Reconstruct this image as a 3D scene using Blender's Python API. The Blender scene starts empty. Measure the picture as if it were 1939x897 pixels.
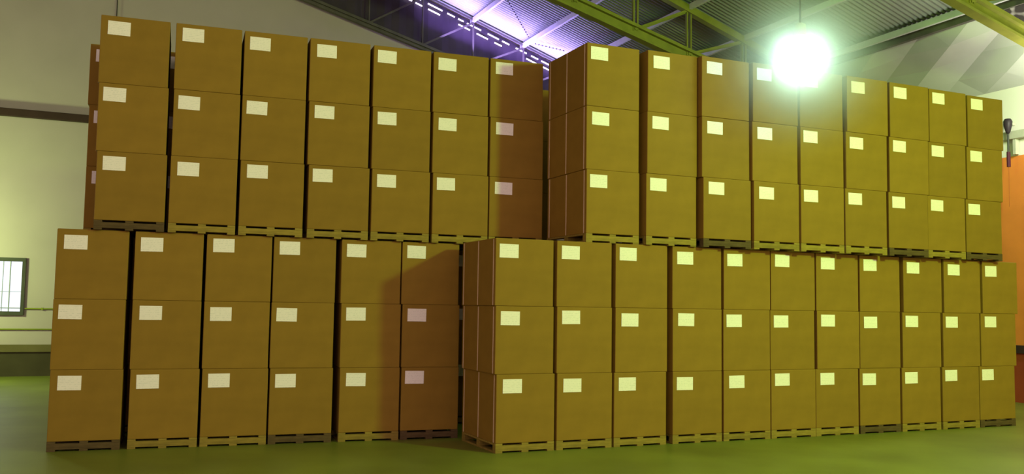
import bpy, bmesh, math, random
from mathutils import Vector, Matrix

# ------------------------------------------------------------------ camera
scene = bpy.context.scene
C = scene.collection
cam_d = bpy.data.cameras.new('camera')
cam = bpy.data.objects.new('camera', cam_d)
C.objects.link(cam)
R_ = Vector((0.91530519, -0.40244654, 0.01591172))
U_ = Vector((-0.04451308, -0.06181582, 0.99709447))
F_ = Vector((0.40029363, 0.91335403, 0.07449448))
cam.matrix_world = Matrix(((R_.x, U_.x, -F_.x, 0.0), (R_.y, U_.y, -F_.y, -10.1207),
                           (R_.z, U_.z, -F_.z, 1.7344), (0, 0, 0, 1)))
cam_d.sensor_width = 36.0
cam_d.lens = 1743.99 / 1939.0 * 36.0
cam_d.clip_end = 200
scene.camera = cam

# ------------------------------------------------------------------ view, world
scene.view_settings.view_transform = 'Standard'
scene.view_settings.look = 'None'
scene.view_settings.gamma = 1.0
scene.view_settings.use_curve_mapping = False
scene.view_settings.exposure = 0.0
scene.cycles.use_denoising = True
scene.cycles.max_bounces = 6
scene.cycles.volume_bounces = 0
w = bpy.data.worlds.new('World'); scene.world = w; w.use_nodes = True
bg = w.node_tree.nodes['Background']
bg.inputs[0].default_value = (1.0, 0.66, 0.60, 1)
bg.inputs[1].default_value = 1.26

# ------------------------------------------------------------------ lights
def lamp(name, loc, power, col, radius=0.25):
    d = bpy.data.lights.new(name, 'POINT'); d.energy = power; d.color = col; d.shadow_soft_size = radius
    o = bpy.data.objects.new(name, d); C.objects.link(o); o.location = loc
    return o
GREEN = (0.80, 1.0, 0.12)
lamp('main_bay_lamp_light', (9.9, -8.0, 5.6), 2550, (0.52, 1.0, 0.10), 0.32)
lamp('roof_green_fill', (10.6, 2.4, 7.3), 170, (0.30, 1.0, 0.10), 0.2)  # unseen light added to turn the right roof sheets green
lamp('back_wall_lamp_light', (-3.9, 11.0, 2.8), 600, (0.74, 1.0, 0.32), 0.3)
lamp('right_wall_lamp_light', (15.2, 0.3, 5.5), 330, (1.0, 1.0, 0.86), 0.25)

# added violet area light below the last roof sheets, standing in for slot daylight
d = bpy.data.lights.new('roof_violet_fill', 'AREA'); d.shape = 'RECTANGLE'; d.size = 5.6; d.size_y = 0.3
d.energy = 470; d.color = (0.42, 0.29, 1.0); d.spread = math.radians(150)
o = bpy.data.objects.new('roof_violet_fill', d); C.objects.link(o)
_x = Vector((1, 0, -0.271)).normalized(); _z = -Vector((0.25, -0.32, 0.92)); _z = (_z - _x * _z.dot(_x)).normalized(); _y = _z.cross(_x) * -1
_z2 = _x.cross(_y)
o.matrix_world = Matrix(((_x.x, _y.x, _z2.x, 10.3), (_x.y, _y.y, _z2.y, 12.70), (_x.z, _y.z, _z2.z, 8.10), (0, 0, 0, 1)))
if _z2.z > 0:
    o.matrix_world = o.matrix_world @ Matrix.Rotation(math.pi, 4, 'X')

# ------------------------------------------------------------------ materials
def new_mat(name):
    m = bpy.data.materials.new(name); m.use_nodes = True
    nt = m.node_tree; b = nt.nodes['Principled BSDF']
    return m, nt, b
def mat(name, col, rough=0.8, noise=0.0, scale=3.0, metal=0.0, bump=0.0, stretch=(1, 1, 1), spec=0.3, vary=0.0):
    m, nt, b = new_mat(name)
    b.inputs['Roughness'].default_value = rough
    b.inputs['Metallic'].default_value = metal
    b.inputs['Specular IOR Level'].default_value = spec
    N = nt.nodes; L = nt.links
    tc = N.new('ShaderNodeTexCoord'); mp = N.new('ShaderNodeMapping'); mp.inputs['Scale'].default_value = stretch
    L.new(tc.outputs['Object'], mp.inputs['Vector'])
    nz = N.new('ShaderNodeTexNoise'); nz.inputs['Scale'].default_value = scale; nz.inputs['Detail'].default_value = 5
    L.new(mp.outputs['Vector'], nz.inputs['Vector'])
    rp = N.new('ShaderNodeMapRange')
    rp.inputs['From Min'].default_value = 0.3; rp.inputs['From Max'].default_value = 0.7
    rp.inputs['To Min'].default_value = 1 - noise; rp.inputs['To Max'].default_value = 1 + noise
    L.new(nz.outputs['Fac'], rp.inputs['Value'])
    mx = N.new('ShaderNodeVectorMath'); mx.operation = 'SCALE'
    mx.inputs[0].default_value = col
    if vary:
        oi = N.new('ShaderNodeObjectInfo'); mr = N.new('ShaderNodeMapRange')
        mr.inputs['To Min'].default_value = 1 - vary; mr.inputs['To Max'].default_value = 1 + vary
        L.new(oi.outputs['Random'], mr.inputs['Value'])
        mu = N.new('ShaderNodeMath'); mu.operation = 'MULTIPLY'
        L.new(mr.outputs[0], mu.inputs[0]); L.new(rp.outputs[0], mu.inputs[1])
        L.new(mu.outputs[0], mx.inputs['Scale'])
    else:
        L.new(rp.outputs[0], mx.inputs['Scale'])
    L.new(mx.outputs['Vector'], b.inputs['Base Color'])
    if bump:
        bp = N.new('ShaderNodeBump'); bp.inputs['Strength'].default_value = bump; bp.inputs['Distance'].default_value = 0.01
        L.new(nz.outputs['Fac'], bp.inputs['Height']); L.new(bp.outputs[0], b.inputs['Normal'])
    return m
def emit(name, col, strength):
    m = bpy.data.materials.new(name); m.use_nodes = True; nt = m.node_tree; nt.nodes.clear()
    e = nt.nodes.new('ShaderNodeEmission'); o = nt.nodes.new('ShaderNodeOutputMaterial')
    e.inputs[0].default_value = (*col, 1); e.inputs[1].default_value = strength
    nt.links.new(e.outputs[0], o.inputs[0]); return m

M = {}
M['carton'] = mat('kraft cardboard', (0.240, 0.142, 0.021), 0.75, 0.06, 4.0, stretch=(1, 1, 1.3), spec=0.15, vary=0.05)
M['strip'] = mat('pale glued edge strip', (0.62, 0.46, 0.32), 0.6, 0.10, 12)
M['label'] = mat('placeholder', (0.8, 0.8, 0.7))
M['wood'] = mat('pine pallet wood', (0.23, 0.165, 0.028), 0.8, 0.25, 6, stretch=(1, 6, 6), vary=0.15)
M['wood_dark'] = mat('dark weathered pallet wood', (0.085, 0.055, 0.022), 0.85, 0.3, 6, stretch=(1, 6, 6))
M['floor'] = mat('smooth green grey concrete', (0.165, 0.185, 0.030), 0.42, 0.24, 0.7, spec=0.4)
M['wall'] = mat('plastered pale wall paint', (0.455, 0.39, 0.42), 0.9, 0.05, 0.8)
M['wall_r'] = mat('white wall paint', (0.80, 0.79, 0.70), 0.9, 0.03, 0.8)
M['orange'] = mat('orange wall paint', (0.78, 0.24, 0.045), 0.7, 0.12, 1.2)
M['red'] = mat('red brown wall paint', (0.34, 0.055, 0.020), 0.7, 0.15, 1.2)
M['dado'] = mat('dark brown skirting paint', (0.060, 0.050, 0.026), 0.8, 0.15, 2)
M['dado_top'] = mat('worn brown ledge', (0.14, 0.115, 0.05), 0.8, 0.15, 2)
M['gable'] = mat('dark gable cladding', (0.055, 0.042, 0.060), 0.85, 0.25, 1.5)
M['steel'] = mat('painted roof steel', (0.17, 0.17, 0.022), 0.6, 0.15, 4)
M['steel_dark'] = mat('dark dusty roof steel', (0.10, 0.09, 0.08), 0.7, 0.2, 4)
M['roof'] = mat('galvanised roof sheeting', (0.22, 0.245, 0.21), 0.45, 0.12, 0.7)
M['fold'] = mat('folded grey sheeting', (0.48, 0.48, 0.46), 0.6, 0.10, 0.9)
M['purlin'] = mat('pale painted purlin', (0.50, 0.50, 0.52), 0.5, 0.08, 3)
M['frame'] = mat('dark grey window frame', (0.055, 0.06, 0.05), 0.5, 0.1, 5)
M['bar'] = mat('blue grey window bar', (0.30, 0.32, 0.42), 0.5, 0.1, 5)
M['black'] = mat('black metal', (0.03, 0.02, 0.03), 0.5, 0.1, 5)
M['beam'] = mat('dark brown wall beam', (0.045, 0.022, 0.022), 0.8, 0.2, 3)
M['conduit'] = mat('yellow green conduit', (0.22, 0.26, 0.02), 0.6, 0.1, 5)
M['pale'] = mat('pale grey rail paint', (0.50, 0.50, 0.40), 0.6, 0.1, 5)
M['daylight'] = emit('bright daylight pane', (0.86, 0.90, 1.0), 1.25)
M['slot'] = emit('daylight slot', (0.80, 0.72, 1.0), 5.0)
M['globe'] = emit('mercury lamp globe', (0.62, 1.0, 0.76), 17.0)

def light_spot_material():
    m, nt, b = new_mat('dark sheeting with painted light spots'); N = nt.nodes; L = nt.links
    b.inputs['Roughness'].default_value = 0.8
    tc = N.new('ShaderNodeTexCoord'); nz = N.new('ShaderNodeTexNoise'); nz.inputs['Scale'].default_value = 3.4; nz.inputs['Detail'].default_value = 1
    L.new(tc.outputs['Object'], nz.inputs['Vector'])
    mr = N.new('ShaderNodeMapRange'); mr.inputs['From Min'].default_value = 0.61; mr.inputs['From Max'].default_value = 0.66
    L.new(nz.outputs['Fac'], mr.inputs['Value'])
    mix = N.new('ShaderNodeMix'); mix.data_type = 'RGBA'; L.new(mr.outputs[0], mix.inputs['Factor'])
    mix.inputs[6].default_value = (0.03, 0.022, 0.022, 1); mix.inputs[7].default_value = (0.30, 0.27, 0.26, 1)
    L.new(mix.outputs[2], b.inputs['Base Color']); return m
M['light_spots'] = light_spot_material()
def label_material():
    # off-white sheet with a faint grey print: thin rows and a pale blot in the middle
    m, nt, b = new_mat('printed white label'); N = nt.nodes; L = nt.links
    b.inputs['Roughness'].default_value = 0.6; b.inputs['Specular IOR Level'].default_value = 0.2
    tc = N.new('ShaderNodeTexCoord'); sp = N.new('ShaderNodeSeparateXYZ'); L.new(tc.outputs['Object'], sp.inputs[0])
    wv = N.new('ShaderNodeMath'); wv.operation = 'MULTIPLY'; wv.inputs[1].default_value = 2 * math.pi / 0.021
    L.new(sp.outputs['Z'], wv.inputs[0])
    sn = N.new('ShaderNodeMath'); sn.operation = 'SINE'; L.new(wv.outputs[0], sn.inputs[0])
    st = N.new('ShaderNodeMapRange'); st.inputs['From Min'].default_value = 0.2; st.inputs['From Max'].default_value = 0.9
    st.inputs['To Min'].default_value = 0; st.inputs['To Max'].default_value = 1; L.new(sn.outputs[0], st.inputs['Value'])
    oi = N.new('ShaderNodeObjectInfo'); sc = N.new('ShaderNodeMath'); sc.operation = 'MULTIPLY'; sc.inputs[1].default_value = 40
    L.new(oi.outputs['Random'], sc.inputs[0])
    ad = N.new('ShaderNodeVectorMath'); ad.operation = 'ADD'
    L.new(tc.outputs['Object'], ad.inputs[0]); L.new(sc.outputs[0], ad.inputs[1])
    nz = N.new('ShaderNodeTexNoise'); nz.inputs['Scale'].default_value = 55; nz.inputs['Detail'].default_value = 2
    L.new(ad.outputs[0], nz.inputs['Vector'])
    tr = N.new('ShaderNodeMapRange'); tr.inputs['From Min'].default_value = 0.45; tr.inputs['From Max'].default_value = 0.6
    L.new(nz.outputs['Fac'], tr.inputs['Value'])
    mu = N.new('ShaderNodeMath'); mu.operation = 'MULTIPLY'; L.new(st.outputs[0], mu.inputs[0]); L.new(tr.outputs[0], mu.inputs[1])
    m2 = N.new('ShaderNodeMath'); m2.operation = 'MULTIPLY'; m2.inputs[1].default_value = 0.30; L.new(mu.outputs[0], m2.inputs[0])
    mix = N.new('ShaderNodeMix'); mix.data_type = 'RGBA'
    L.new(m2.outputs[0], mix.inputs['Factor'])
    mix.inputs[6].default_value = (0.86, 0.82, 0.82, 1); mix.inputs[7].default_value = (0.34, 0.40, 0.40, 1)
    L.new(mix.outputs[2], b.inputs['Base Color'])
    return m
M['label'] = label_material()

# ------------------------------------------------------------------ helpers
def new_obj(name, bm, m, parent=None, smooth=False):
    me = bpy.data.meshes.new(name); bm.normal_update(); bm.to_mesh(me); bm.free()
    for mm in (m if isinstance(m, (list, tuple)) else [m]): me.materials.append(mm)
    if smooth:
        for p in me.polygons: p.use_smooth = True
    o = bpy.data.objects.new(name, me); C.objects.link(o)
    if parent is not None: o.parent = parent
    return o
def tag(o, label=None, cat=None, group=None, kind=None):
    if label: o['label'] = label
    if cat: o['category'] = cat
    if group: o['group'] = group
    if kind: o['kind'] = kind
    return o
def empty(name, loc=(0, 0, 0), rz=0.0):
    o = bpy.data.objects.new(name, None); C.objects.link(o); o.location = loc; o.rotation_euler = (0, 0, rz)
    o.empty_display_size = 0.1
    return o
def box(bm, x0, x1, y0, y1, z0, z1, bevel=0.0, mi=0):
    b2 = bmesh.new()
    v = [b2.verts.new((x, y, z)) for x in (x0, x1) for y in (y0, y1) for z in (z0, z1)]
    for f in ((0, 1, 3, 2), (4, 6, 7, 5), (0, 4, 5, 1), (2, 3, 7, 6), (0, 2, 6, 4), (1, 5, 7, 3)):
        b2.faces.new([v[i] for i in f])
    bmesh.ops.recalc_face_normals(b2, faces=b2.faces)
    if bevel: bmesh.ops.bevel(b2, geom=list(b2.edges), offset=bevel, segments=2, affect='EDGES', profile=0.6)
    for f in b2.faces: f.material_index = mi
    me = bpy.data.meshes.new('tmp'); b2.to_mesh(me); b2.free(); bm.from_mesh(me); bpy.data.meshes.remove(me)
    return bm
def bar(bm, p, q, w_, h_=None, up=Vector((0, 0, 1))):
    # rectangular bar from p to q
    h_ = h_ or w_; p = Vector(p); q = Vector(q); d = (q - p).normalized()
    if abs(d.dot(up)) > 0.99: up = Vector((0, 1, 0))
    s = d.cross(up).normalized(); u = s.cross(d).normalized()
    vs = []
    for c in (p, q):
        for a, b in ((-1, -1), (1, -1), (1, 1), (-1, 1)):
            vs.append(bm.verts.new(c + s * a * w_ / 2 + u * b * h_ / 2))
    fs = [(0, 1, 2, 3), (7, 6, 5, 4)] + [(i, i + 4, (i + 1) % 4 + 4, (i + 1) % 4) for i in range(4)]
    nf = [bm.faces.new([vs[i] for i in f]) for f in fs]
    bmesh.ops.recalc_face_normals(bm, faces=nf)
    return bm
def tube(bm, p, q, r, n=10, r2=None):
    p = Vector(p); q = Vector(q); d = (q - p)
    rot = d.to_track_quat('Z', 'Y').to_matrix().to_4x4()
    bmesh.ops.create_cone(bm, cap_ends=True, segments=n, radius1=r, radius2=r if r2 is None else r2, depth=d.length,
                          matrix=Matrix.Translation((p + q) / 2) @ rot)
    return bm
def lathe(bm, prof, n=24):
    rings = []
    for r, z in prof:
        rings.append([bm.verts.new((max(r, 1e-4) * math.cos(2 * math.pi * k / n), max(r, 1e-4) * math.sin(2 * math.pi * k / n), z)) for k in range(n)])
    for a, b in zip(rings[:-1], rings[1:]):
        for k in range(n): bm.faces.new((a[k], a[(k + 1) % n], b[(k + 1) % n], b[k]))
    return bm

# ------------------------------------------------------------------ the hall
SL, Z0 = 0.34, 12.61            # roof plane z = Z0 - SL * x
YB, XR, XE, ZE = 13.2, 16.5, 15.0, 7.51
def roof(x): return Z0 - SL * x
def chord(x): return 10.59 - 0.271 * x
XRIDGE = -1.5

bm = bmesh.new(); box(bm, -22, XR, -16, YB + 0.2, -0.2, 0)
tag(new_obj('floor', bm, M['floor']), kind='structure')
# back wall up to the gable line
bm = bmesh.new()
pts = [(-20, 0), (XR + 0.2, 0), (XR + 0.2, chord(XR)), (XRIDGE, chord(XRIDGE)), (-20, chord(XRIDGE) - 0.271 * 18.5)]
fr = [bm.verts.new((x, YB, z)) for x, z in pts]; bk = [bm.verts.new((x, YB + 0.2, z)) for x, z in pts]
bm.faces.new(fr); bm.faces.new(bk[::-1])
for i in range(5): bm.faces.new((fr[i], bk[i], bk[(i + 1) % 5], fr[(i + 1) % 5]))
bmesh.ops.recalc_face_normals(bm, faces=bm.faces)
tag(new_obj('wall_back', bm, M['wall']), kind='structure')
# dark cladding above it, up to the roof
bm = bmesh.new()
n = 180; x0, x1 = -20.0, XR + 0.1; prev = None
for i in range(n + 1):
    x = x0 + (x1 - x0) * i / n
    zt = roof(x) if x > XRIDGE else roof(XRIDGE) - SL * (XRIDGE - x)
    zb = chord(x) if x > XRIDGE else chord(XRIDGE) - 0.271 * (XRIDGE - x)
    y = YB + 0.03 + (0.03 if i % 2 else 0.0)
    cur = (bm.verts.new((x, y, zb)), bm.verts.new((x, y, zt - 0.02)), bm.verts.new((x, y + 0.08, zb)), bm.verts.new((x, y + 0.08, zt - 0.02)))
    if prev:
        bm.faces.new((prev[0], cur[0], cur[1], prev[1])); bm.faces.new((prev[2], prev[3], cur[3], cur[2]))
        bm.faces.new((prev[0], prev[2], cur[2], cur[0])); bm.faces.new((prev[1], cur[1], cur[3], prev[3]))
    prev = cur
bmesh.ops.recalc_face_normals(bm, faces=bm.faces)
tag(new_obj('wall_gable', bm, M['gable']), kind='structure')
# right wall: white above, orange below, red brown foot
bm = bmesh.new()
box(bm, XR, XR + 0.2, -14, YB + 0.2, 4.88, 7.6, mi=0)
box(bm, XR, XR + 0.2, -14, YB + 0.2, 0.98, 4.88, mi=1)
box(bm, XR, XR + 0.2, -14, YB + 0.2, 0, 0.98, mi=2)
tag(new_obj('wall_right', bm, [M['wall_r'], M['orange'], M['red']]), kind='structure')
bm = bmesh.new(); box(bm, XR - 0.05, XR, -14, YB, 0.96, 1.12, bevel=0.01)
tag(new_obj('trim_2', bm, M['beam']), kind='structure')
# corrugated roof sheeting
def corrugated(name, xa, za, xb, zb, y0, y1, pitch=0.12, amp=0.016, nx=1):
    bm = bmesh.new(); seg = 6; ny = int((y1 - y0) / pitch * seg)
    cols = []
    for j in range(ny + 1):
        y = y0 + (y1 - y0) * j / ny
        dz = amp * math.sin(2 * math.pi * (y - y0) / pitch) + 0.03
        cols.append([bm.verts.new((xa + (xb - xa) * k / nx, y, za + (zb - za) * k / nx + dz)) for k in range(nx + 1)])
    for a, b in zip(cols[:-1], cols[1:]):
        for k in range(nx): bm.faces.new((a[k], a[k + 1], b[k + 1], b[k]))
    o = new_obj(name, bm, M['roof'], smooth=True)
    md = o.modifiers.new('thick', 'SOLIDIFY'); md.thickness = 0.01; md.offset = 1
    return tag(o, kind='structure')
corrugated('ceiling', XRIDGE, roof(XRIDGE), XE + 0.1, roof(XE + 0.1), -9.0, YB + 0.25)
corrugated('ceiling_far_slope', -20, roof(XRIDGE) - SL * 18.5, XRIDGE, roof(XRIDGE), -9.0, YB + 0.25)
# folded sheeting between the roof edge and the right wall: a band of tilted diamonds
bm = bmesh.new()
rows = []
NR = 5
for r in range(NR):
    t = r / (NR - 1); x = XE + (XR - XE) * t; z = ZE - 0.03 + (6.31 - ZE) * t
    row = []
    for k in range(-4, 10):
        y = 0.95 + (k + (0.5 if r % 2 else 0.0)) * 1.2 + 1.05 * t
        off = 0.0 if r == NR - 1 else ((0.08 if (k - r // 2) % 2 else -0.06) + (0.04 if r % 2 else -0.03)) * (0.4 if r == 0 else 1)
        row.append(bm.verts.new((x - off * 0.63 , y, z - off * 0.78)))
    rows.append(row)
for r in range(NR - 1):
    a, b = rows[r], rows[r + 1]
    for k in range(len(a) - 1):
        if r % 2 == 0:
            bm.faces.new((a[k], a[k + 1], b[k])); bm.faces.new((a[k + 1], b[k + 1], b[k]))
        else:
            bm.faces.new((a[k], b[k + 1], b[k])); bm.faces.new((a[k], a[k + 1], b[k + 1]))
o = new_obj('ceiling_folded', bm, M['fold'])
md = o.modifiers.new('thick', 'SOLIDIFY'); md.thickness = 0.012; md.offset = 1
tag(o, kind='structure')
# the same strip in the nearer bay is dark sheeting; light through holes is painted as pale spots
bm = bmesh.new()
q = [bm.verts.new(c) for c in ((XE, -9, ZE - 0.16), (XE, 1.60, ZE - 0.16), (XR, 1.60, 6.17), (XR, -9, 6.17))]
bm.faces.new(q)
o = new_obj('ceiling_near_bay', bm, M['light_spots'])
md = o.modifiers.new('thick', 'SOLIDIFY'); md.thickness = 0.02; md.offset = 1
tag(o, kind='structure')
# eave beam under the roof edge
bm = bmesh.new(); box(bm, XE - 0.05, XE + 0.05, -8.5, YB - 0.02, ZE - 0.17, ZE - 0.01)
tag(new_obj('trim_3', bm, M['steel_dark']), kind='structure')
# horizontal beam on the back wall
bm = bmesh.new(); box(bm, -20, XR, YB - 0.14, YB, 5.80, 5.97, bevel=0.01)
tag(new_obj('trim_1', bm, M['beam']), kind='structure')
# dark foot of the back wall and its ledge
bm = bmesh.new(); box(bm, -20, XR, YB - 0.05, YB, 0, 0.54, mi=0); box(bm, -20, XR, YB - 0.09, YB, 0.54, 0.70, mi=1)
tag(new_obj('baseboard_back', bm, [M['dado'], M['dado_top']]), kind='structure')

# window at the left edge
win = empty('window_1', (-2.4, YB, 1.35)); tag(win, kind='structure')
WX0, WX1, WZ0, WZ1 = -0.85, 0.72, 0.0, 1.28
bm = bmesh.new()
box(bm, WX0, WX1, -0.06, 0.0, WZ0, WZ0 + 0.085, bevel=0.006); box(bm, WX0, WX1, -0.06, 0.0, WZ1 - 0.085, WZ1, bevel=0.006)
box(bm, WX0, WX0 + 0.07, -0.06, 0.0, WZ0 + 0.085, WZ1 - 0.085); box(bm, WX1 - 0.07, WX1, -0.06, 0.0, WZ0 + 0.085, WZ1 - 0.085)
new_obj('window_frame', bm, M['frame'], win)
bm = bmesh.new(); box(bm, WX0 + 0.07, WX1 - 0.07, -0.02, -0.008, WZ0 + 0.085, WZ1 - 0.085)
new_obj('glass_pane', bm, M['daylight'], win)
for xx in (-0.60, -0.38, -0.16, 0.06, 0.28, 0.42):
    bm = bmesh.new(); tube(bm, (xx, -0.04, WZ0 + 0.08), (xx, -0.04, WZ1 - 0.08), 0.009 if xx < 0.4 else 0.013, 8)
    new_obj('window_bar', bm, M['bar'], win)
bm = bmesh.new(); tube(bm, (WX0 + 0.06, -0.045, 0.52), (WX1 - 0.06, -0.045, 0.52), 0.006, 8)
new_obj('cross_bar', bm, M['bar'], win)
bm = bmesh.new(); tube(bm, (WX0 + 0.06, -0.045, 0.16), (WX1 - 0.06, -0.045, 0.16), 0.010, 8)
new_obj('cross_bar', bm, M['bar'], win)

# row of daylight slots under the roof edge in the gable
slots = empty('window_2', (9.0, YB, roof(9.0))); tag(slots, kind='structure')
rng = random.Random(4)
for row, dz in ((0, 0.16), (1, 0.31)):
    x = 6.9 + row * 0.05
    while x < 14.2:
        L_ = rng.choice((0.16, 0.22, 0.34, 0.42))
        if not (7.85 < x < 8.15 or 9.9 < x < 10.05):
            a = Vector((x, YB - 0.01, roof(x) - dz)); b = Vector((x + L_, YB - 0.01, roof(x + L_) - dz))
            bm = bmesh.new(); bar(bm, a - slots.location, b - slots.location, 0.004, 0.036)
            new_obj('daylight_slot', bm, M['slot'], slots)
        x += L_ + rng.choice((0.10, 0.14, 0.2))

# ------------------------------------------------------------------ roof trusses and purlins
PX = [5.95, 7.42, 8.87, 10.38, 11.78, 13.30, 14.80]
def truss(y, xa, xb, label, m, double=True, big=True):
    t = tag(empty('roof_truss', (xa, y, chord(xa))), label, 'roof truss', 'steel trusses under the roof')
    o = Vector(t.location)
    def part(nm, f):
        bm = bmesh.new(); f(bm); bmesh.ops.translate(bm, verts=bm.verts, vec=-o); new_obj(nm, bm, m, t)
    h = 0.30 if big else 0.16
    up = Vector((0, 0, 1))
    def low(bm):
        a = Vector((xa, y, chord(xa))); b = Vector((xb, y, chord(xb)))
        bar(bm, a + up * (h / 2 - 0.03), b + up * (h / 2 - 0.03), 0.20 if big else 0.12, 0.07)
        bar(bm, a, b, 0.03, h - 0.12)
        bar(bm, a - up * (h / 2 - 0.025), b - up * (h / 2 - 0.025), 0.20 if big else 0.12, 0.05)
    part('bottom_chord', low)
    top = 0.16 if big else 0.05
    part('top_chord', lambda bm: bar(bm, (xa, y, roof(xa) - 0.05 - top / 2), (xb, y, roof(xb) - 0.05 - top / 2), 0.16 if big else 0.05, top))
    xs = [x for x in PX if xa - 0.3 < x < xb]
    for i, x in enumerate(xs):
        def ver(bm):
            for s in ((-0.05, 0.05) if double else (0.0,)):
                bar(bm, (x + s, y, chord(x) + 0.02), (x + s, y, roof(x) - 0.1), 0.035, 0.06)
        part('vertical_strut', ver)
        if i + 1 < len(xs):
            x2 = xs[i + 1]
            def dia(bm):
                for s in ((-0.03, 0.03) if double else (0.0,)):
                    bar(bm, (x + s, y + s, chord(x) + 0.05), (x2 + s, y + s, roof(x2) - 0.15), 0.035, 0.05)
            part('diagonal_strut', dia)
    return t
truss(YB - 0.22, 2.6, 14.9, 'dark thin steel truss against the gable beside the bright daylight slots', M['steel_dark'], double=False, big=False)
truss(7.0, 3.2, 14.9, 'yellow green lit steel truss with double struts crossing behind the tall middle stack', M['steel'])
truss(0.85, 8.6, 14.9, 'large yellow green steel truss at the top right corner above the end stacks', M['steel'])
for i, x in enumerate(PX):
    bm = bmesh.new(); L_ = YB + 8.6
    box(bm, -0.035, 0.035, -L_, 0, -0.13, 0.0, bevel=0.004)
    o = new_obj('roof_purlin', bm, M['purlin']); o.location = (x, YB - 0.05, roof(x) - 0.012)
    ordn = ['above the dark gable truss, farthest from the right wall', 'second purlin from the left, above the slots', 'just left of the brightest roof sheets',
            'crossing the brightest violet roof sheets', 'passing behind the yellow green truss chord', 'in the green lit sheets near the lamp', 'nearest to the eave beam'][i]
    tag(o, 'pale straight roof purlin ' + ordn, 'roof beam', 'purlins under the corrugated roof')
# bead-like brace cables under the bright sheets
def cable(name, label, p, q, r, m, sag=0.0, n=10):
    bm = bmesh.new(); p = Vector(p); q = Vector(q); pr = p
    for i in range(1, n + 1):
        t = i / n; c = p.lerp(q, t) - Vector((0, 0, sag * 4 * t * (1 - t))); tube(bm, pr, c, r, 6); pr = c
    bmesh.ops.translate(bm, verts=bm.verts, vec=-p)
    o = new_obj(name, bm, m); o.location = p; return tag(o, label, 'cable')
def chain(label, p, q, nb):
    bm = bmesh.new(); p = Vector(p); q = Vector(q)
    tube(bm, (0, 0, 0), q - p, 0.004, 6)
    for i in range(nb):
        bmesh.ops.create_icosphere(bm, subdivisions=1, radius=0.022, matrix=Matrix.Translation((q - p) * (i / (nb - 1))))
    o = new_obj('brace_chain', bm, M['black']); o.location = p; return tag(o, label, 'chain')
chain('thin dark beaded chain across bright roof sheets left of the middle purlin', (8.95, 10.9, roof(8.95) - 0.06), (10.25, 12.35, roof(10.25) - 0.06), 16)
chain('short dark beaded chain in the lowest bright roof corner behind tall stack', (10.55, 12.55, roof(10.55) - 0.06), (11.2, 12.1, roof(11.2) - 0.06), 9)

# back wall pipes and hanging cable
for z, xa, lab in ((1.50, -1.66, 'upper thin yellow green conduit running from the barred window to the stacks'),
                   (1.04, -6.0, 'lower thin yellow green conduit below the barred window')):
    bm = bmesh.new(); tube(bm, (0, 0, 0), (3.2 - xa, 0, 0), 0.016, 8)
    for k in range(3):
        xx = 0.35 + k * 1.6; box(bm, xx - 0.02, xx + 0.02, -0.02, 0.035, -0.025, 0.025)
    o = new_obj('conduit_pipe', bm, M['conduit']); o.location = (xa, YB - 0.03, z)
    tag(o, lab, 'pipe', 'conduits on the back wall')
cable('hanging_cable', 'thin dark cable hanging down the back wall above the leftmost stack', (-0.07, YB - 0.06, 10.2), (-0.07, YB - 0.06, 5.98), 0.012, M['black'])

# fittings on the right wall
rail = tag(empty('wall_rail', (XR - 0.1, 2.6, 5.2)), 'pale horizontal rail with short posts on the white upper right wall', 'rail')
bm = bmesh.new(); box(bm, -0.06, 0.06, -6.0, 3.2, 0.0, 0.16, bevel=0.01); new_obj('rail_beam', bm, M['pale'], rail)
for yy in (-2.2, -1.0, -0.13, 1.0, 2.2):
    bm = bmesh.new(); box(bm, -0.02, 0.08, yy - 0.035, yy + 0.035, -0.31, 0.0, bevel=0.006); new_obj('rail_post', bm, M['pale'], rail)
sp = tag(empty('wall_spotlight', (XR - 0.22, 2.52, 5.5)), 'dark wall spotlight on a thin rod hanging in front of the pale rail', 'spotlight')
bm = bmesh.new(); lathe(bm, [(0.0, 0.10), (0.06, 0.10), (0.085, 0.05), (0.08, -0.02), (0.045, -0.16), (0.02, -0.2), (0.0, -0.2)], 16)
new_obj('lamp_head', bm, M['black'], sp, smooth=True)
bm = bmesh.new(); tube(bm, (0, 0.08, 0.02), (0.22, 0.02, 0.02), 0.03, 10); new_obj('mounting_arm', bm, M['pale'], sp)
bm = bmesh.new(); tube(bm, (0, 0, -0.19), (0, 0, -0.56), 0.02, 10); new_obj('rod', bm, M['frame'], sp)
bm = bmesh.new(); tube(bm, (0, 0, -0.56), (0, 0, -0.86), 0.036, 10); new_obj('handle', bm, mat('dark maroon grip', (0.07, 0.01, 0.03), 0.5), sp)
bm = bmesh.new(); tube(bm, (0, 0, -0.86), (0.02, 0.02, -1.65), 0.006, 6); new_obj('cord', bm, mat('rust cord', (0.35, 0.10, 0.02), 0.7), sp)

# ------------------------------------------------------------------ the visible lamp
def bay_lamp(loc, label):
    t = tag(empty('hanging_lamp', loc), label, 'lamp')
    bm = bmesh.new(); bmesh.ops.create_uvsphere(bm, u_segments=24, v_segments=16, radius=0.30)
    new_obj('globe', bm, M['globe'], t, smooth=True)
    bm = bmesh.new(); lathe(bm, [(0.04, 0.46), (0.07, 0.44), (0.08, 0.30), (0.15, 0.25), (0.155, 0.22), (0.14, 0.22), (0.07, 0.27)], 24)
    new_obj('lamp_housing', bm, M['pale'], t, smooth=True)
    bm = bmesh.new(); tube(bm, (0, 0, 0.41), (0, 0, roof(loc[0]) - loc[2] - 0.05), 0.012, 8)
    new_obj('suspension_cord', bm, M['black'], t)
    return t
LAMP = Vector((8.05, -0.92, 4.97))
bay_lamp(LAMP, 'glowing white globe lamp hanging before the middle of the right upper stacks')
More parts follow.
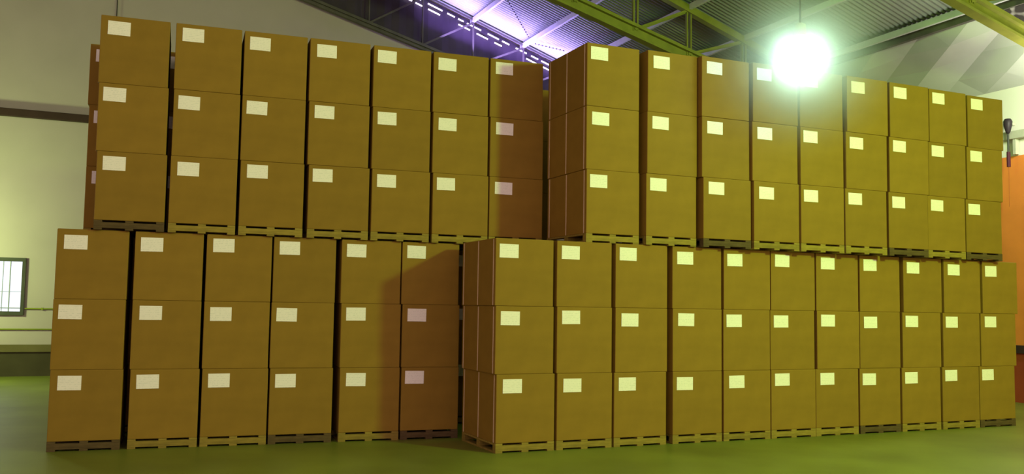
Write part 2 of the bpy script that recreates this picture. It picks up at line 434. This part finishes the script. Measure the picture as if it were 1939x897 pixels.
# scatter sphere added to imitate lens glow around the lamp
bm = bmesh.new(); bmesh.ops.create_uvsphere(bm, u_segments=32, v_segments=24, radius=1.5)
hz = new_obj('lens_glow_haze', bm, M['pale']); hz.location = LAMP
tag(hz, 'soft lens glow added as haze around the hanging globe lamp', 'haze', kind='stuff')
hm = bpy.data.materials.new('scatter for lens glow'); hm.use_nodes = True; nt = hm.node_tree; nt.nodes.clear()
out = nt.nodes.new('ShaderNodeOutputMaterial'); vs = nt.nodes.new('ShaderNodeVolumeScatter')
tc = nt.nodes.new('ShaderNodeTexCoord'); ln = nt.nodes.new('ShaderNodeVectorMath'); ln.operation = 'LENGTH'
nt.links.new(tc.outputs['Object'], ln.inputs[0])
mr = nt.nodes.new('ShaderNodeMapRange')
mr.inputs['From Min'].default_value = 0.0; mr.inputs['From Max'].default_value = 1.5
mr.inputs['To Min'].default_value = 1.0; mr.inputs['To Max'].default_value = 0.0
pw = nt.nodes.new('ShaderNodeMath'); pw.operation = 'POWER'; pw.inputs[1].default_value = 3.0
ml = nt.nodes.new('ShaderNodeMath'); ml.operation = 'MULTIPLY'; ml.inputs[1].default_value = 3.2
nt.links.new(ln.outputs['Value'], mr.inputs['Value']); nt.links.new(mr.outputs[0], pw.inputs[0])
nt.links.new(pw.outputs[0], ml.inputs[0]); nt.links.new(ml.outputs[0], vs.inputs['Density'])
vs.inputs['Color'].default_value = (0.92, 1.0, 0.95, 1)
nt.links.new(vs.outputs[0], out.inputs['Volume'])
hz.data.materials.clear(); hz.data.materials.append(hm)

# ------------------------------------------------------------------ cartons on pallets
BW, BD, BH, PH = 0.768, 1.12, 0.81, 0.113
def carton_mesh():
    bm = bmesh.new(); g = 0.0
    box(bm, 0.0, BW, 0, BD, g, BH - 0.001, bevel=0.009)
    # two long top flaps meeting along a middle gap
    box(bm, 0.012, BW / 2 - 0.003, 0.012, BD - 0.012, BH - 0.003, BH); box(bm, BW / 2 + 0.003, BW - 0.012, 0.012, BD - 0.012, BH - 0.003, BH)
    return bm
def label_mesh():
    bm = bmesh.new(); box(bm, 0, 0.248, -0.0035, 0.0005, -0.165, 0); return bm
_b = carton_mesh(); ME_C = bpy.data.meshes.new('carton'); _b.to_mesh(ME_C); _b.free(); ME_C.materials.append(M['carton'])
_b = label_mesh(); ME_L = bpy.data.meshes.new('label_sheet'); _b.to_mesh(ME_L); _b.free(); ME_L.materials.append(M['label'])
_b = bmesh.new(); box(_b, -0.004, 0.001, -0.009, 0.009, 0.006, BH - 0.012); ME_S = bpy.data.meshes.new('edge_strip'); _b.to_mesh(ME_S); _b.free(); ME_S.materials.append(M['strip'])
rng = random.Random(11)
def carton(x, y, z, rz, label, group, strips=False):
    o = bpy.data.objects.new('carton', ME_C); C.objects.link(o)
    o.location = (x, y, z); o.rotation_euler = (0, 0, rz)
    tag(o, label, 'cardboard box', group)
    l = bpy.data.objects.new('label_sheet', ME_L); C.objects.link(l); l.parent = o
    l.location = (rng.uniform(0.045, 0.085), 0, BH - rng.uniform(0.045, 0.075)); l.rotation_euler = (0, rng.uniform(-0.012, 0.012), 0)
    if strips:
        for yy in (0.065, 0.56, 1.06):
            s = bpy.data.objects.new('edge_strip', ME_S); C.objects.link(s); s.parent = o; s.location = (0, yy, 0)
            s['label'] = 'pale vertical strip on the box side'
    return o
PW = 0.80
def pallet_meshes():
    ms = {}
    def add(nm, f):
        bm = bmesh.new(); f(bm); me = bpy.data.meshes.new(nm); bm.to_mesh(me); bm.free(); ms[nm] = me
    add('runner', lambda bm: box(bm, -0.045, 0.045, 0.0, BD, 0.0, 0.022, bevel=0.002))
    add('stringer_board', lambda bm: box(bm, 0.0, BW, 0, 0.09, 0.022, 0.090, bevel=0.003))
    add('deck_bearer', lambda bm: box(bm, -0.045, 0.045, 0.0, BD, 0.090, 0.113, bevel=0.002))
    return ms
PMS = {}
for key, mm in (('light', M['wood']), ('dark', M['wood_dark'])):
    PMS[key] = pallet_meshes()
    for me in PMS[key].values(): me.materials.append(mm)
def pallet(x, y, z, rz, label, group, key='light'):
    t = tag(empty('pallet', (x, y, z), rz), label, 'pallet', group)
    def put(nm, lx, ly):
        o = bpy.data.objects.new(nm, PMS[key][nm]); C.objects.link(o); o.parent = t; o.location = (lx, ly, 0)
    for lx in (0.045, BW / 2, BW - 0.045):
        put('runner', lx, 0); put('deck_bearer', lx, 0)
    for ly in (0.0, BD / 2 - 0.045, BD - 0.09): put('stringer_board', 0, ly)
    return t

UL = [(1.593, (-0.174, -0.19, -0.202)), (1.538, (0.634, 0.637, 0.631)), (1.484, (1.438, 1.429, 1.429)), (1.429, (2.261, 2.239, 2.229)), (1.375, (3.061, 3.048, 3.041)), (1.321, (3.867, 3.853, 3.841)), (1.268, (4.651, 4.648, 4.636))]
UR = [(0.018, (5.453, 5.446, 5.444)), (-0.039, (6.294, 6.305, 6.311)), (-0.116, (7.121, 7.1, 7.094)), (-0.153, (7.91, 7.891, 7.897)), (-0.170, (8.696, 8.696, 8.693)), (-0.187, (9.479, 9.501, 9.525)), (-0.184, (10.295, 10.321, 10.342)), (-0.161, (11.084, 11.122, 11.154)), (-0.118, (11.926, 11.964, 12.004))]
LL = [(1.670, (-0.547, -0.554, -0.55)), (1.613, (0.297, 0.286, 0.284)), (1.559, (1.094, 1.086, 1.087)), (1.506, (1.883, 1.873, 1.877)), (1.449, (2.736, 2.728, 2.714)), (1.396, (3.526, 3.517, 3.497))]
LR = [(0.000, (4.265, 4.241, 4.227)), (0.000, (5.065, 5.054, 5.044)), (0.000, (5.863, 5.875, 5.871)), (0.000, (6.73, 6.725, 6.72)), (0.000, (7.526, 7.522, 7.532)), (0.000, (8.312, 8.303, 8.313)), (0.000, (9.085, 9.113, 9.105)), (0.000, (9.888, 9.896, 9.91)), (0.000, (10.691, 10.722, 10.745)), (0.000, (11.502, 11.536, 11.566)), (0.000, (12.286, 12.338, 12.389))]
ROT = -0.0672
ORD = ['first', 'second', 'third', 'fourth', 'fifth', 'sixth', 'seventh', 'eighth', 'ninth', 'tenth', 'eleventh']
TIER = ['bottom', 'middle', 'top']
DARK = {('LL', 0), ('LL', 3), ('LL', 5), ('LR', 7), ('LR', 10), ('UL', 0), ('UR', 6), ('UR', 8), ('UR', 2)}
INFO = {'LL': ('lower left row', 0), 'LR': ('lower right row', 0), 'UL': ('upper left row', 1), 'UR': ('upper right row', 1)}
def extra(nm, ci):
    if nm == 'UL' and ci == 6: return ' in brown shadow'
    if nm == 'LL' and ci == 5: return ' in brown shadow'
    return ''
for nm, data in (('LR', LR), ('LL', LL), ('UR', UR), ('UL', UL)):
    rowname, up = INFO[nm]
    rz = ROT if nm[1] == 'L' else 0.0
    for ci, (y, xs) in enumerate(data):
        zb = up * (PH + 3 * BH)
        where = ('leftmost' if ci == 0 else 'rightmost' if ci == len(data) - 1 else ORD[ci] + ' from left') + ' stack of the ' + rowname
        key = 'dark' if (nm, ci) in DARK else 'light'
        pallet(xs[0], y, zb, rz, ('dark brown' if key == 'dark' else 'yellowish') + ' wooden pallet under the ' + where, 'pallets of the ' + rowname, key)
        for t in range(3):
            carton(xs[t], y + rng.uniform(-0.004, 0.004), zb + PH + t * BH, rz + rng.uniform(-0.003, 0.003),
                   'brown cardboard carton, ' + TIER[t] + ' of ' + where + extra(nm, ci), 'cartons of the ' + rowname, strips=(ci == 0))
# rear row of stacks: leftmost edge shows, the rest added to block light leaks
for ci in range(8):
    y = 3.02 - 0.0672 * (0.8 * ci); x = -0.315 + 0.83 * ci
    for up in (0, 1):
        zb = up * (PH + 3 * BH)
        wh = ['leftmost', 'second', 'third', 'fourth', 'fifth', 'sixth', 'seventh', 'rightmost'][ci] + (' stack peeking out behind the ' if ci == 0 else ' added stack hidden behind the ') + ('upper' if up else 'lower') + ' left row'
        pallet(x, y, zb, ROT, 'wooden pallet under the ' + wh, 'pallets of the rear row')
        for t in range(3):
            carton(x + (0.0, 0.0, -0.02)[t] * up, y, zb + PH + t * BH, ROT, 'brown cardboard carton, ' + TIER[t] + ' of the ' + wh, 'cartons of the rear row')
